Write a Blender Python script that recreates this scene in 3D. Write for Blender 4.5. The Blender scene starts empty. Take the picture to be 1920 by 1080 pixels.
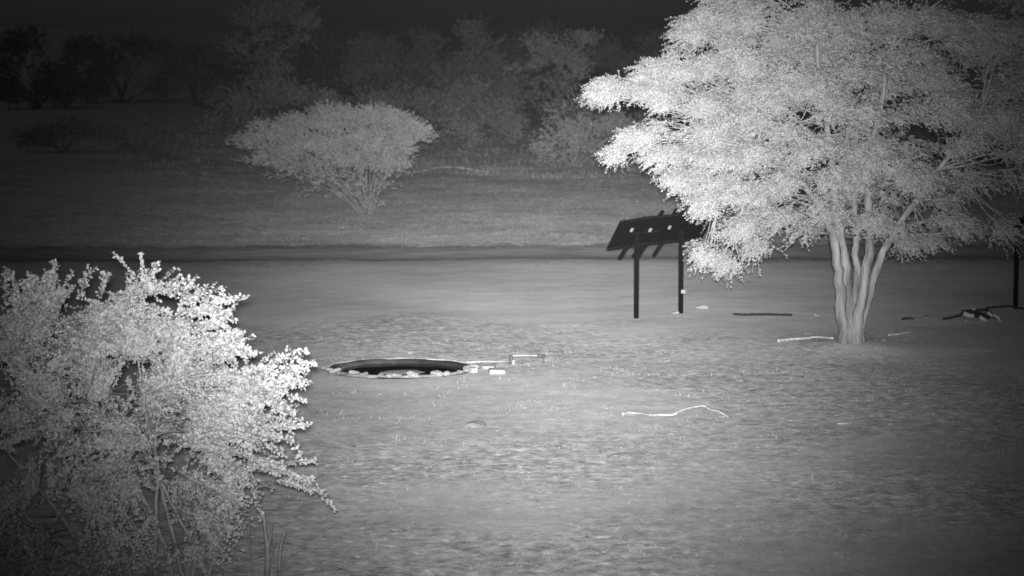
import bpy, bmesh, math, random
import numpy as np
from mathutils import Vector, Matrix

R = math.radians
SC = bpy.context.scene
COL = SC.collection
rng = np.random.default_rng(7)
random.seed(7)

# ------------------------------------------------------------------ camera
CAM = np.array([0.0, 0.0, 7.0])
PITCH = R(6.58)
FPX = 4300.0                                    # focal length in photo pixels (1920 wide)
cam_d = bpy.data.cameras.new("camera")
cam = bpy.data.objects.new("camera", cam_d)
COL.objects.link(cam)
cam.location = CAM
cam.rotation_euler = (math.pi / 2 - PITCH, 0, 0)
cam_d.sensor_width = 36.0
cam_d.lens = 36.0 * FPX / 1920.0
cam_d.clip_start = 0.5
cam_d.clip_end = 6000.0
cam_d.dof.use_dof = True
cam_d.dof.focus_distance = 37.0
cam_d.dof.aperture_fstop = 1.5
SC.camera = cam

# ------------------------------------------------------------------ night sky, added moonlight fill, infrared floodlight
SUN_EL, SUN_AZ = R(38), R(205)                   # faint moonlight added to fill shadows, its source unseen behind the camera
world = bpy.data.worlds.new("World")
SC.world = world
world.use_nodes = True
wn, wl = world.node_tree.nodes, world.node_tree.links
wn.clear()
w_out = wn.new("ShaderNodeOutputWorld")
w_bg = wn.new("ShaderNodeBackground")
w_sky = wn.new("ShaderNodeTexSky")
w_sky.sky_type = 'NISHITA'
w_sky.sun_disc = False
w_sky.sun_elevation = SUN_EL
w_sky.sun_rotation = SUN_AZ
w_bw = wn.new("ShaderNodeRGBToBW")
wl.new(w_sky.outputs[0], w_bw.inputs[0])
wl.new(w_bw.outputs[0], w_bg.inputs[0])
w_bg.inputs[1].default_value = 0.0025
wl.new(w_bg.outputs[0], w_out.inputs[0])

sun_d = bpy.data.lights.new("moonlight_fill", 'SUN')
sun_d.energy = 0.045
sun_d.angle = R(0.5)
sun_d.color = (1.0, 0.98, 0.97)
sun = bpy.data.objects.new("moonlight_fill", sun_d)
COL.objects.link(sun)
sdir = Vector((math.sin(SUN_AZ) * math.cos(SUN_EL), math.cos(SUN_AZ) * math.cos(SUN_EL), math.sin(SUN_EL)))
sun.rotation_euler = sdir.to_track_quat('Z', 'Y').to_euler()

# the camera station's infrared floodlight: an elliptical beam, weaker towards the near ground
LAMP = Vector((0.0, -0.25, 7.2))
fl_d = bpy.data.lights.new("infrared_floodlight", 'SPOT')
fl_d.energy = 1080000.0
fl_d.spot_size = R(75)
fl_d.spot_blend = 0.6
fl_d.shadow_soft_size = 0.12
fl_d.color = (1.0, 0.968, 1.0)
fl = bpy.data.objects.new("infrared_floodlight", fl_d)
COL.objects.link(fl)
fl.location = LAMP
aim = Vector((math.sin(R(1.2)), math.cos(R(1.2)), -math.tan(R(4.5)))).normalized()
fl.rotation_euler = aim.to_track_quat('-Z', 'Y').to_euler()
BEAM_L, BEAM_R, BEAM_UP, BEAM_DOWN = R(5.2), R(4.7), R(4.3), R(4.15)
fl_d.use_nodes = True
fn, fk = fl_d.node_tree.nodes, fl_d.node_tree.links
f_em = [n for n in fn if n.type == 'EMISSION'][0]


def fmath(op, a, b=None, c=None):
    n = fn.new("ShaderNodeMath")
    n.operation = op
    for k, v in enumerate((a, b, c)):
        if v is None:
            continue
        if isinstance(v, (int, float)):
            n.inputs[k].default_value = v
        else:
            fk.new(v, n.inputs[k])
    return n.outputs[0]


f_tc = fn.new("ShaderNodeTexCoord")
f_sep = fn.new("ShaderNodeSeparateXYZ")
fk.new(f_tc.outputs['Normal'], f_sep.inputs[0])
fx, fy, fz = f_sep.outputs
f_nz = fmath('MULTIPLY', fz, -1.0)
f_nz = fmath('ABSOLUTE', f_nz)
f_az = fmath('ARCTAN2', fx, f_nz)
f_el = fmath('ARCTAN2', fy, f_nz)


def lobe(ang, neg, pos):
    g = fmath('GREATER_THAN', ang, 0.0)
    w = fmath('MULTIPLY_ADD', g, pos - neg, neg)
    q = fmath('DIVIDE', ang, w)
    return fmath('MULTIPLY', q, q)


f_s = fmath('ADD', lobe(f_az, BEAM_L, BEAM_R), lobe(f_el, BEAM_DOWN, BEAM_UP))
f_g = fmath('EXPONENT', fmath('MULTIPLY', f_s, -0.5))
fk.new(f_g, f_em.inputs['Strength'])

HAZE = 3.2e-6
SC.view_settings.view_transform = 'Standard'
SC.view_settings.look = 'None'
SC.view_settings.gamma = 1.0
SC.view_settings.exposure = 0.0
SC.view_settings.use_curve_mapping = False
SC.cycles.use_denoising = True
SC.cycles.max_bounces = 6
SC.cycles.diffuse_bounces = 3
SC.cycles.transparent_max_bounces = 4


# ------------------------------------------------------------------ surveying helpers
def pond_c():
    return POND


def hsum(x, y, amp, wl, n, seed):
    r = np.random.default_rng(seed)
    z = 0.0
    for k in range(n):
        a = r.uniform(0, 2 * math.pi)
        w = 2 * math.pi / (wl * r.uniform(0.5, 1.6))
        z = z + np.sin((x * math.cos(a) + y * math.sin(a)) * w + r.uniform(0, 6.28)) / n
    return amp * z


def ray(px, py):
    f = np.array([0, math.cos(PITCH), -math.sin(PITCH)])
    u = np.array([0, math.sin(PITCH), math.cos(PITCH)])
    return f + np.array([1.0, 0, 0]) * (px - 960) / FPX - u * (py - 540) / FPX


def spot(px, py, dist):
    """world point seen in that direction at that distance north of the camera"""
    d = ray(px, py)
    return CAM + d * (dist / d[1])


def flat(px, py):
    d = ray(px, py)
    return CAM + d * (-CAM[2] / d[2])


POND = flat(752, 690)[:2]
POND_R = 1.36
TREE = flat(1590, 650)[:2]


def gz(x, y):
    """height of the ground"""
    x = np.asarray(x, float)
    y = np.asarray(y, float)
    z = hsum(x, y, 0.04, 9.0, 7, 3) + hsum(x, y, 0.008, 1.6, 9, 5)
    far = np.clip((y - 74) / 40.0, 0, 1)
    z = z + far * hsum(x, y, 0.22, 34.0, 7, 11)
    # the vehicle track lies in a shallow hollow behind a low lip
    yt = 69.4 + 0.4 * np.sin(x * 0.11) + 0.15 * np.sin(x * 0.37 + 1)
    z = z - 0.07 * np.exp(-((y - yt) / 1.6) ** 2)
    # earth heaped round the tree foot
    d2 = (x - TREE[0]) ** 2 + (y - TREE[1]) ** 2
    z = z + 0.10 * np.exp(-d2 / 1.2)
    # level round the waterhole, hollow inside
    d = np.hypot(x - POND[0], (y - POND[1]) / 0.86)
    lev = np.clip((d - 1.7) / 1.5, 0, 1)
    z = z * lev
    z = z - 0.6 * np.clip((POND_R - 0.01 - d) / 0.3, 0, 1)
    return z


def ground(px, py):
    p = flat(px, py)
    d = ray(px, py)
    for _ in range(12):
        h = float(gz(p[0], p[1]))
        p = CAM + d * ((h - CAM[2]) / d[2])
    return p


def on_ground(x, y):
    return np.array([x, y, float(gz(x, y))])


def nrm(v):
    return v / np.maximum(np.linalg.norm(v, axis=-1, keepdims=True), 1e-9)


# ------------------------------------------------------------------ object helpers
def mesh_np(name, verts, quads=None, tris=None, mat=None, parent=None, smooth=False):
    verts = np.asarray(verts, np.float32).reshape(-1, 3)
    me = bpy.data.meshes.new(name)
    q = np.zeros((0, 4), np.int32) if quads is None else np.asarray(quads, np.int32).reshape(-1, 4)
    t = np.zeros((0, 3), np.int32) if tris is None else np.asarray(tris, np.int32).reshape(-1, 3)
    me.vertices.add(len(verts))
    me.vertices.foreach_set("co", verts.ravel())
    me.loops.add(q.size + t.size)
    me.loops.foreach_set("vertex_index", np.concatenate([q.ravel(), t.ravel()]))
    me.polygons.add(len(q) + len(t))
    st = np.concatenate([np.arange(len(q)) * 4, q.size + np.arange(len(t)) * 3]).astype(np.int32)
    me.polygons.foreach_set("loop_start", st)
    me.polygons.foreach_set("use_smooth", np.full(len(q) + len(t), bool(smooth)))
    me.update(calc_edges=True)
    me.validate()
    if mat:
        me.materials.append(mat)
    ob = bpy.data.objects.new(name, me)
    COL.objects.link(ob)
    if parent is not None:
        ob.parent = parent
    return ob


class MB:
    """collects vertices and faces for one mesh"""

    def __init__(s):
        s.v, s.q, s.t, s.n = [], [], [], 0

    def add(s, v, q=None, t=None):
        v = np.asarray(v, float).reshape(-1, 3)
        if q is not None and len(q):
            s.q.append(np.asarray(q) + s.n)
        if t is not None and len(t):
            s.t.append(np.asarray(t) + s.n)
        s.v.append(v)
        s.n += len(v)

    def build(s, name, mat, parent=None, smooth=False):
        return mesh_np(name, np.concatenate(s.v), np.concatenate(s.q) if s.q else None,
                       np.concatenate(s.t) if s.t else None, mat, parent, smooth)

    def tube(s, pts, rad, n=7, rough=0.0, cap=True, flute=0.0):
        pts = np.asarray(pts, float)
        m = len(pts)
        rad = np.broadcast_to(np.asarray(rad, float), (m,))
        tan = nrm(np.gradient(pts, axis=0))
        ref = np.array([0.0, 0, 1]) if abs(tan[0][2]) < 0.9 else np.array([1.0, 0, 0])
        a = nrm(np.cross(tan, ref))
        b = np.cross(tan, a)
        th = np.arange(n) * 2 * math.pi / n
        r = rad[:, None] * (1 + rough * rng.uniform(-1, 1, (m, n)))
        if flute:
            tw = np.linspace(0, 2.2, m)[:, None]
            r = r * (1 + flute * (np.sin(3 * th[None] + tw + rng.uniform(0, 6)) * .6 + np.sin(7 * th[None] - tw + rng.uniform(0, 6)) * .5))
        v = pts[:, None, :] + r[..., None] * (np.cos(th)[None, :, None] * a[:, None, :] + np.sin(th)[None, :, None] * b[:, None, :])
        i = np.arange(m - 1)[:, None] * n + np.arange(n)[None, :]
        j = np.arange(m - 1)[:, None] * n + (np.arange(n)[None, :] + 1) % n
        q = np.stack([i, j, j + n, i + n], -1).reshape(-1, 4)
        base = v.reshape(-1, 3)
        t = []
        if cap:
            c0, c1 = m * n, m * n + 1
            base = np.concatenate([base, pts[:1], pts[-1:]])
            for k in range(n):
                t.append((c0, (k + 1) % n, k))
                t.append((c1, (m - 1) * n + k, (m - 1) * n + (k + 1) % n))
        s.add(base, q, t)

    def box(s, c, ax, ay, az, sx, sy, sz):
        """box about c with half sizes along three unit axes"""
        c, ax, ay, az = (np.asarray(k, float) for k in (c, ax, ay, az))
        v = [c + ax * sx * i + ay * sy * j + az * sz * k for k in (-1, 1) for j in (-1, 1) for i in (-1, 1)]
        s.add(v, [(0, 2, 3, 1), (4, 5, 7, 6), (0, 1, 5, 4), (2, 6, 7, 3), (0, 4, 6, 2), (1, 3, 7, 5)])


def tag(o, label, cat, group=None):
    o["label"] = label
    o["category"] = cat
    if group:
        o["group"] = group
    return o


def thing(name, label, cat, loc, group=None, rz=0.0):
    o = bpy.data.objects.new(name, None)
    o.empty_display_size = 0.3
    COL.objects.link(o)
    o.location = Vector([float(k) for k in loc])
    o.rotation_euler.z = rz
    return tag(o, label, cat, group)


def smooth_path(ctrl, n):
    """Catmull-Rom through control points"""
    c = np.asarray(ctrl, float)
    c = np.concatenate([[2 * c[0] - c[1]], c, [2 * c[-1] - c[-2]]])
    m = len(c) - 3
    out = []
    for t in np.linspace(0, m - 1e-6, n):
        i = int(t)
        u = t - i
        p0, p1, p2, p3 = c[i:i + 4]
        out.append(0.5 * ((2 * p1) + (p2 - p0) * u + (2 * p0 - 5 * p1 + 4 * p2 - p3) * u * u + (3 * p1 - p0 - 3 * p2 + p3) * u ** 3))
    return np.array(out)


# ------------------------------------------------------------------ materials (as near infrared sees them: grey)
def base_mat(name, rough=0.9, spec=0.2):
    m = bpy.data.materials.new(name)
    m.use_nodes = True
    nt = m.node_tree
    b = nt.nodes["Principled BSDF"]
    b.inputs["Roughness"].default_value = rough
    b.inputs["Specular IOR Level"].default_value = spec
    return m, nt, b


def noise_mat(name, lo, hi, scale, detail=5, rough=0.9, bump=0.0, stretch=(1, 1, 1), bscale=None, spec=0.2):
    m, nt, b = base_mat(name, rough, spec)
    tc = nt.nodes.new("ShaderNodeTexCoord")
    mp = nt.nodes.new("ShaderNodeMapping")
    mp.inputs["Scale"].default_value = stretch
    nt.links.new(tc.outputs["Object"], mp.inputs[0])
    nz = nt.nodes.new("ShaderNodeTexNoise")
    nz.inputs["Scale"].default_value = scale
    nz.inputs["Detail"].default_value = detail
    nt.links.new(mp.outputs[0], nz.inputs["Vector"])
    cr = nt.nodes.new("ShaderNodeValToRGB")
    cr.color_ramp.elements[0].position = 0.32
    cr.color_ramp.elements[1].position = 0.68
    cr.color_ramp.elements[0].color = (lo, lo, lo, 1)
    cr.color_ramp.elements[1].color = (hi, hi, hi, 1)
    nt.links.new(nz.outputs[0], cr.inputs[0])
    nt.links.new(cr.outputs[0], b.inputs["Base Color"])
    if bump:
        bn = nt.nodes.new("ShaderNodeTexNoise")
        bn.inputs["Scale"].default_value = bscale or scale * 3
        bn.inputs["Detail"].default_value = 4
        nt.links.new(mp.outputs[0], bn.inputs["Vector"])
        bp = nt.nodes.new("ShaderNodeBump")
        bp.inputs["Strength"].default_value = 1.0
        bp.inputs["Distance"].default_value = bump
        nt.links.new(bn.outputs[0], bp.inputs["Height"])
        nt.links.new(bp.outputs[0], b.inputs["Normal"])
    return m


def leaf_mat(name, lo, hi, trans=0.3, scale=2.5):
    m = bpy.data.materials.new(name)
    m.use_nodes = True
    nt = m.node_tree
    nt.nodes.clear()
    out = nt.nodes.new("ShaderNodeOutputMaterial")
    geo = nt.nodes.new("ShaderNodeNewGeometry")
    tc = nt.nodes.new("ShaderNodeTexCoord")
    nz = nt.nodes.new("ShaderNodeTexNoise")
    nz.inputs["Scale"].default_value = scale
    nz.inputs["Detail"].default_value = 3
    nt.links.new(tc.outputs["Object"], nz.inputs["Vector"])
    ad = nt.nodes.new("ShaderNodeMath")
    ad.operation = 'MULTIPLY_ADD'
    nt.links.new(geo.outputs["Random Per Island"], ad.inputs[0])
    ad.inputs[1].default_value = 0.5
    nt.links.new(nz.outputs[0], ad.inputs[2])
    mr = nt.nodes.new("ShaderNodeMapRange")
    mr.inputs["From Min"].default_value = 0.4
    mr.inputs["From Max"].default_value = 1.1
    mr.inputs["To Min"].default_value = lo
    mr.inputs["To Max"].default_value = hi
    nt.links.new(ad.outputs[0], mr.inputs["Value"])
    df = nt.nodes.new("ShaderNodeBsdfDiffuse")
    tr = nt.nodes.new("ShaderNodeBsdfTranslucent")
    nt.links.new(mr.outputs[0], df.inputs[0])
    nt.links.new(mr.outputs[0], tr.inputs[0])
    mx = nt.nodes.new("ShaderNodeMixShader")
    mx.inputs[0].default_value = trans
    nt.links.new(df.outputs[0], mx.inputs[1])
    nt.links.new(tr.outputs[0], mx.inputs[2])
    nt.links.new(mx.outputs[0], out.inputs[0])
    return m


M_leaf = leaf_mat("acacia_leaf", 0.155, 0.225)
M_leaf2 = leaf_mat("bush_leaf", 0.20, 0.33, 0.28, 4)
M_leaf_far = leaf_mat("far_leaf", 0.09, 0.15, 0.3, 0.6)
M_grass = leaf_mat("dry_grass", 0.15, 0.30, 0.3, 0.8)
M_stubble = leaf_mat("stubble", 0.15, 0.23, 0.3, 0.5)
M_bark = noise_mat("pale_bark", 0.06, 0.15, 6, 7, 0.95, 0.055, (1, 1, 0.18), 16)
M_bushbark = noise_mat("bush_bark", 0.10, 0.18, 9, 5, 0.95, 0.01, (1, 1, 0.3), 20)
M_gravel = noise_mat("gravel", 0.07, 0.15, 3, 3)
M_snag = noise_mat("grey_deadwood", 0.07, 0.13, 10, 5, 0.9, 0.004, (1, 1, 1), 40)
M_farbark = noise_mat("shrub_bark", 0.035, 0.06, 6, 4)
M_twig = noise_mat("twig_bark", 0.06, 0.11, 9, 3)
M_pole = noise_mat("dark_painted_steel", 0.004, 0.006, 14, 4, 0.9, 0, spec=0.0)
M_panel = noise_mat("dark_panel_back", 0.004, 0.005, 5, 5, 0.9, 0, spec=0.0)
M_edge = noise_mat("panel_edge", 0.007, 0.012, 9, 3, 0.9, 0, spec=0.0)
M_plate = noise_mat("pale_plate", 0.09, 0.13, 30, 3, 0.7, 0)
M_stone = noise_mat("pale_stone", 0.10, 0.24, 6, 5, 0.9, 0.012, (1, 1, 1), 14)
M_slab = noise_mat("concrete_slab", 0.14, 0.21, 7, 5, 0.9, 0.006, (1, 1, 1), 20)
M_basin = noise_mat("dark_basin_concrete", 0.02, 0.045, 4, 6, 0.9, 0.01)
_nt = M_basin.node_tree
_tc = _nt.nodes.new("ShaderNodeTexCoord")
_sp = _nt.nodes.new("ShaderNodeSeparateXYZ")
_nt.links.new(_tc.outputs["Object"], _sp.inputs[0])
_mr = _nt.nodes.new("ShaderNodeMapRange")  # lit left wall and dark right side are put into the basin colour
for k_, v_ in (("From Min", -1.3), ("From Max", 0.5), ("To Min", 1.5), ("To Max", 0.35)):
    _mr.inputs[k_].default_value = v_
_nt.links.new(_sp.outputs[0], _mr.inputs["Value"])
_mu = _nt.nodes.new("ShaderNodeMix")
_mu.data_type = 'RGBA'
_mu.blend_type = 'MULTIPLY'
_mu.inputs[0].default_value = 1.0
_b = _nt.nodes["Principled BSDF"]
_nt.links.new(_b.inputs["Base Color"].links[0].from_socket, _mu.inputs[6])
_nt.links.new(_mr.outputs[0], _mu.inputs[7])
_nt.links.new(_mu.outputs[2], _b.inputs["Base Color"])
M_kerb = noise_mat("worn_cement", 0.09, 0.20, 5, 6, 0.95, 0.012, (1, 1, 1), 16)
M_pipe = noise_mat("grey_pipe", 0.12, 0.20, 12, 3, 0.6, 0)
M_darkpipe = noise_mat("dark_fitting", 0.03, 0.05, 12, 3, 0.6, 0)
M_dead = noise_mat("bleached_wood", 0.17, 0.29, 10, 5, 0.9, 0.004, (1, 1, 1), 40)
M_darkwood = noise_mat("charred_wood", 0.005, 0.012, 8, 5, 0.95, 0.004, (1, 1, 1), 30)


def sand_mat():
    m, nt, b = base_mat("kalahari_sand", 1.0, 0.05)
    N, L = nt.nodes, nt.links
    tc = N.new("ShaderNodeTexCoord")

    def noise(scale, detail, rough=0.55, vec=None, dist=0.0):
        n = N.new("ShaderNodeTexNoise")
        n.inputs["Scale"].default_value = scale
        n.inputs["Detail"].default_value = detail
        n.inputs["Roughness"].default_value = rough
        n.inputs["Distortion"].default_value = dist
        L.new(vec or tc.outputs["Object"], n.inputs["Vector"])
        return n.outputs[0]

    def mth(op, a, bb=None, c=None, clamp=False):
        n = N.new("ShaderNodeMath")
        n.operation = op
        n.use_clamp = clamp
        for k, v in enumerate((a, bb, c)):
            if v is None:
                continue
            if isinstance(v, (int, float)):
                n.inputs[k].default_value = v
            else:
                L.new(v, n.inputs[k])
        return n.outputs[0]

    def ramp(v, lo, hi, a=0.0, z=1.0):
        n = N.new("ShaderNodeMapRange")
        n.interpolation_type = 'SMOOTHSTEP'
        n.inputs["From Min"].default_value = lo
        n.inputs["From Max"].default_value = hi
        n.inputs["To Min"].default_value = a
        n.inputs["To Max"].default_value = z
        L.new(v, n.inputs["Value"])
        return n.outputs[0]

    sep = N.new("ShaderNodeSeparateXYZ")
    L.new(tc.outputs["Object"], sep.inputs[0])
    y = mth('ADD', sep.outputs[1], mth('MULTIPLY', mth('SUBTRACT', noise(0.16, 3), 0.5), 14.0))
    # bare trampled sand between the waterhole and the track; litter in front of it and grass stubble beyond
    bare = mth('MULTIPLY', ramp(y, 50.5, 54.5), ramp(y, 65.0, 69.0, 1.0, 0.0))
    patch = mth('MULTIPLY', mth('SUBTRACT', 1.0, mth('MULTIPLY', bare, 0.82)), ramp(noise(0.13, 3), 0.38, 0.58, 0.35, 1.15))
    big = ramp(noise(0.55, 4, 0.6), 0.32, 0.68)
    mid = ramp(noise(3.2, 6, 0.74), 0.36, 0.66)
    fine = ramp(noise(7.0, 5, 0.65), 0.35, 0.68)
    fleck = ramp(noise(5.2, 2, 0.5, None, 0.3), 0.63, 0.70)
    dark = ramp(noise(3.6, 3, 0.5, None, 1.0), 0.62, 0.72)
    far = ramp(y, 70.0, 78.0)
    v = mth('MULTIPLY_ADD', mth('SUBTRACT', big, 0.5), mth('MULTIPLY_ADD', far, 0.02, 0.07), 0.43)
    v = mth('ADD', v, mth('MULTIPLY', mth('MULTIPLY', ramp(noise(1.3, 5, 0.7), 0.52, 0.66), far), 0.15))
    grit = noise(26.0, 3, 0.7)
    v = mth('ADD', v, mth('MULTIPLY', mth('SUBTRACT', grit, 0.5), 0.2))
    v = mth('ADD', v, mth('MULTIPLY', mth('MULTIPLY', mth('SUBTRACT', mid, 0.5), 0.23), patch))
    v = mth('ADD', v, mth('MULTIPLY', mth('MULTIPLY', mth('SUBTRACT', fine, 0.5), 0.16), patch))
    v = mth('ADD', v, mth('MULTIPLY', mth('MULTIPLY', fleck, 0.26), patch))
    v = mth('SUBTRACT', v, mth('MULTIPLY', mth('MULTIPLY', dark, 0.07), patch))
    v = mth('ADD', v, mth('MULTIPLY', bare, 0.05))
    # stubble country beyond the track is given a paler ground colour
    v = mth('MULTIPLY', v, ramp(y, 66.0, 76.0, 1.0, 1.38))
    L.new(v, b.inputs["Base Color"])
    h = mth('ADD', mth('MULTIPLY', noise(2.2, 5, 0.6), 0.006), mth('MULTIPLY', noise(9.0, 5, 0.65), 0.005))
    bp = N.new("ShaderNodeBump")
    bp.inputs["Strength"].default_value = 0.9
    bp.inputs["Distance"].default_value = 1.0
    L.new(mth('MULTIPLY', h, mth('MULTIPLY_ADD', patch, 0.8, 0.2)), bp.inputs["Height"])
    L.new(bp.outputs[0], b.inputs["Normal"])
    return m


M_sand = sand_mat()
M_track = noise_mat("track_soil", 0.21, 0.33, 1.8, 6, 1.0, 0.004, (0.5, 1.4, 1), 5, spec=0.05)
_nt = M_track.node_tree                              # the worn earth fades out into the sand on both sides


def _tm(op, a, b, c=None):
    n_ = _nt.nodes.new("ShaderNodeMath")
    n_.operation = op
    for k_, v_ in enumerate((a, b, c)):
        if isinstance(v_, (int, float)):
            n_.inputs[k_].default_value = v_
        elif v_ is not None:
            _nt.links.new(v_, n_.inputs[k_])
    return n_.outputs[0]


_tc = _nt.nodes.new("ShaderNodeTexCoord")
_sp = _nt.nodes.new("ShaderNodeSeparateXYZ")
_nt.links.new(_tc.outputs["Object"], _sp.inputs[0])
_nz = _nt.nodes.new("ShaderNodeTexNoise")
_nz.inputs["Scale"].default_value = 0.9
_nz.inputs["Detail"].default_value = 6
_nt.links.new(_tc.outputs["Object"], _nz.inputs["Vector"])
_cy = _tm('ADD', _tm('MULTIPLY', _tm('SINE', _tm('MULTIPLY', _sp.outputs[0], 0.11), 0.0), 0.4), 69.6)
_off = _tm('SUBTRACT', _sp.outputs[1], _cy)
_d = _tm('MAXIMUM', _tm('MULTIPLY', _off, 0.42), _tm('MULTIPLY', _off, -0.85))
_d = _tm('ADD', _d, _tm('MULTIPLY', _tm('SUBTRACT', _nz.outputs[0], 0.5), 1.5))
_mr = _nt.nodes.new("ShaderNodeMapRange")
_mr.interpolation_type = 'SMOOTHSTEP'
_mr.inputs["From Min"].default_value = 0.55
_mr.inputs["From Max"].default_value = 1.5
_nt.links.new(_d, _mr.inputs["Value"])
_mix = _nt.nodes.new("ShaderNodeMixShader")
_trn = _nt.nodes.new("ShaderNodeBsdfTransparent")
_nt.links.new(_mr.outputs[0], _mix.inputs[0])
_nt.links.new(_nt.nodes["Principled BSDF"].outputs[0], _mix.inputs[1])
_nt.links.new(_trn.outputs[0], _mix.inputs[2])
_nt.links.new(_mix.outputs[0], [n_ for n_ in _nt.nodes if n_.type == 'OUTPUT_MATERIAL'][0].inputs[0])

M_water, _nt, _b = base_mat("still_water", 0.06, 0.5)
_b.inputs["Base Color"].default_value = (0.008, 0.008, 0.008, 1)
_b.inputs["IOR"].default_value = 1.33
_n = _nt.nodes.new("ShaderNodeTexNoise")
_n.inputs["Scale"].default_value = 3.0
_p = _nt.nodes.new("ShaderNodeBump")
_p.inputs["Distance"].default_value = 0.004
_nt.links.new(_n.outputs[0], _p.inputs["Height"])
_nt.links.new(_p.outputs[0], _b.inputs["Normal"])

# ------------------------------------------------------------------ ground
def axis_steps(lo, hi, step, far_lo, far_hi, grow=1.35):
    mid = list(np.arange(lo, hi + step / 2, step))
    up, s = [], step
    p = mid[-1]
    while p < far_hi:
        s = min(s * grow, 400)
        p += s
        up.append(p)
    dn, s = [], step
    p = mid[0]
    while p > far_lo:
        s = min(s * grow, 400)
        p -= s
        dn.append(p)
    return np.array(dn[::-1] + mid + up)


xs = axis_steps(-26, 26, 0.22, -2500, 2500)
ys = axis_steps(22, 122, 0.22, -600, 4500)
gx, gy = np.meshgrid(xs, ys)
gzv = gz(gx, gy)
nx, ny = len(xs), len(ys)
ii = (np.arange(ny - 1)[:, None] * nx + np.arange(nx - 1)[None, :]).ravel()
g = mesh_np("ground", np.stack([gx, gy, gzv], -1), np.stack([ii, ii + 1, ii + nx + 1, ii + nx], -1), None, M_sand, None, True)
g["kind"] = "structure"

tx = np.arange(-60, 60.1, 0.22)
tv = []
for k, w in enumerate(np.arange(-3.4, 5.3, 0.3)):
    cy = 69.4 + 0.4 * np.sin(tx * 0.11) + 0.15 * np.sin(tx * 0.37 + 1)
    yy = cy + w
    tv.append(np.stack([tx, yy, gz(tx, yy) + 0.02], -1))
tv = np.array(tv)
nt_ = len(tx)
ii = (np.arange(len(tv) - 1)[:, None] * nt_ + np.arange(nt_ - 1)[None, :]).ravel()
tr = mesh_np("track", tv, np.stack([ii, ii + 1, ii + nt_ + 1, ii + nt_], -1), None, M_track, None, True)
tr["kind"] = "structure"


# ------------------------------------------------------------------ foliage builders
def sprigs(pos, dirv, length, nleaf, leaf_l, leaf_w, droop=0.25, spread=0.9, flat_=0.0, jit=0.5, face=None, fw=0.9):
    """leafy sprigs: returns leaf verts/quads and twig verts/quads, one sprig per row of pos"""
    n = len(pos)
    L = length * rng.uniform(0.6, 1.3, (n, 1))
    d = nrm(dirv)
    t = np.linspace(0.08, 1.0, nleaf)[None, :, None]
    t = np.clip(t + rng.uniform(-0.04, 0.04, (n, nleaf, 1)), 0, 1)
    sag = np.array([0, 0, -1.0])
    p = pos[:, None, :] + d[:, None, :] * (t * L[:, None, :]) + sag * (droop * L[:, None, :] * t ** 2)
    # leaf directions
    rnd = nrm(rng.normal(size=(n, nleaf, 3)) * np.array([1, 1, 1 - flat_]))
    ld = nrm(d[:, None, :] * 0.55 + rnd * spread)
    fr = nrm(rng.normal(size=(n, nleaf, 3)))
    if face is not None:
        fr = nrm(fr * (1 - fw * 0.5) + nrm(face + np.array([0, 0, 0.35]))[:, None, :] * fw)
    nv = nrm(np.cross(ld, fr))
    ll = leaf_l * rng.uniform(1 - jit, 1 + jit, (n, nleaf, 1))
    lw = leaf_w * rng.uniform(1 - jit, 1 + jit, (n, nleaf, 1)) * 0.5
    a = p
    c = p + ld * ll
    m = p + ld * ll * 0.55
    v = np.stack([a, m + nv * lw, c, m - nv * lw], 2).reshape(-1, 3)
    q = np.arange(n * nleaf * 4).reshape(-1, 4)
    # twig: three-sided, two segments
    r = 0.0035 + 0.0 * L
    e = pos + d * L * 1.0 + sag * droop * L
    mid = pos + d * L * 0.5 + sag * droop * L * 0.25
    a1 = nrm(np.cross(d, np.array([0.3, 0.2, 1.0])))
    b1 = np.cross(d, a1)
    rings = []
    for pt, k in ((pos, 1.6), (mid, 1.0), (e, 0.4)):
        for th in (0, 2.094, 4.189):
            rings.append(pt + (a1 * math.cos(th) + b1 * math.sin(th)) * r * k)
    tv_ = np.stack(rings, 1)
    tq = []
    for s_ in (0, 3):
        for k in range(3):
            tq.append((s_ + k, s_ + (k + 1) % 3, s_ + 3 + (k + 1) % 3, s_ + 3 + k))
    tq = np.array(tq)[None] + (np.arange(n) * 9)[:, None, None]
    return v, q, tv_.reshape(-1, 3), tq.reshape(-1, 4)


def clump_points(c, r, n, root, shell=0.45, out=0.7, horiz=0.5, side=None, lobes=5, lsz=0.5, comb=0.0):
    """sprig origins, directions and outward facings, gathered in flattened lobes inside an ellipsoid"""
    lc = nrm(rng.normal(size=(lobes, 3))) * rng.uniform(0.35, 0.75, (lobes, 1)) * r
    lr = r * np.array([lsz, lsz, lsz * 0.8]) * rng.uniform(0.75, 1.2, (lobes, 1))
    k = rng.integers(0, lobes, n)
    u = nrm(rng.normal(size=(n, 3)) + np.array([0, 0, 0.25]))
    s = (shell + (1 - shell) * rng.uniform(0, 1, (n, 1))) ** 0.8
    p = c + lc[k] + u * s * lr[k]
    away = nrm(c - root)
    d = u * out + away * 0.8 + rng.normal(size=(n, 3)) * 0.35
    if comb:
        d = u * out * .5 + away * .8 + rng.normal(size=(n, 3)) * 0.2 + (nrm(rng.normal(size=(lobes, 3))) * comb)[k]
    if side is not None:
        d = d + side
    d[:, 2] *= horiz
    face = nrm(u + 0.5 * lc[k] / np.maximum(r, 1e-3))
    return p, nrm(d), face


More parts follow.
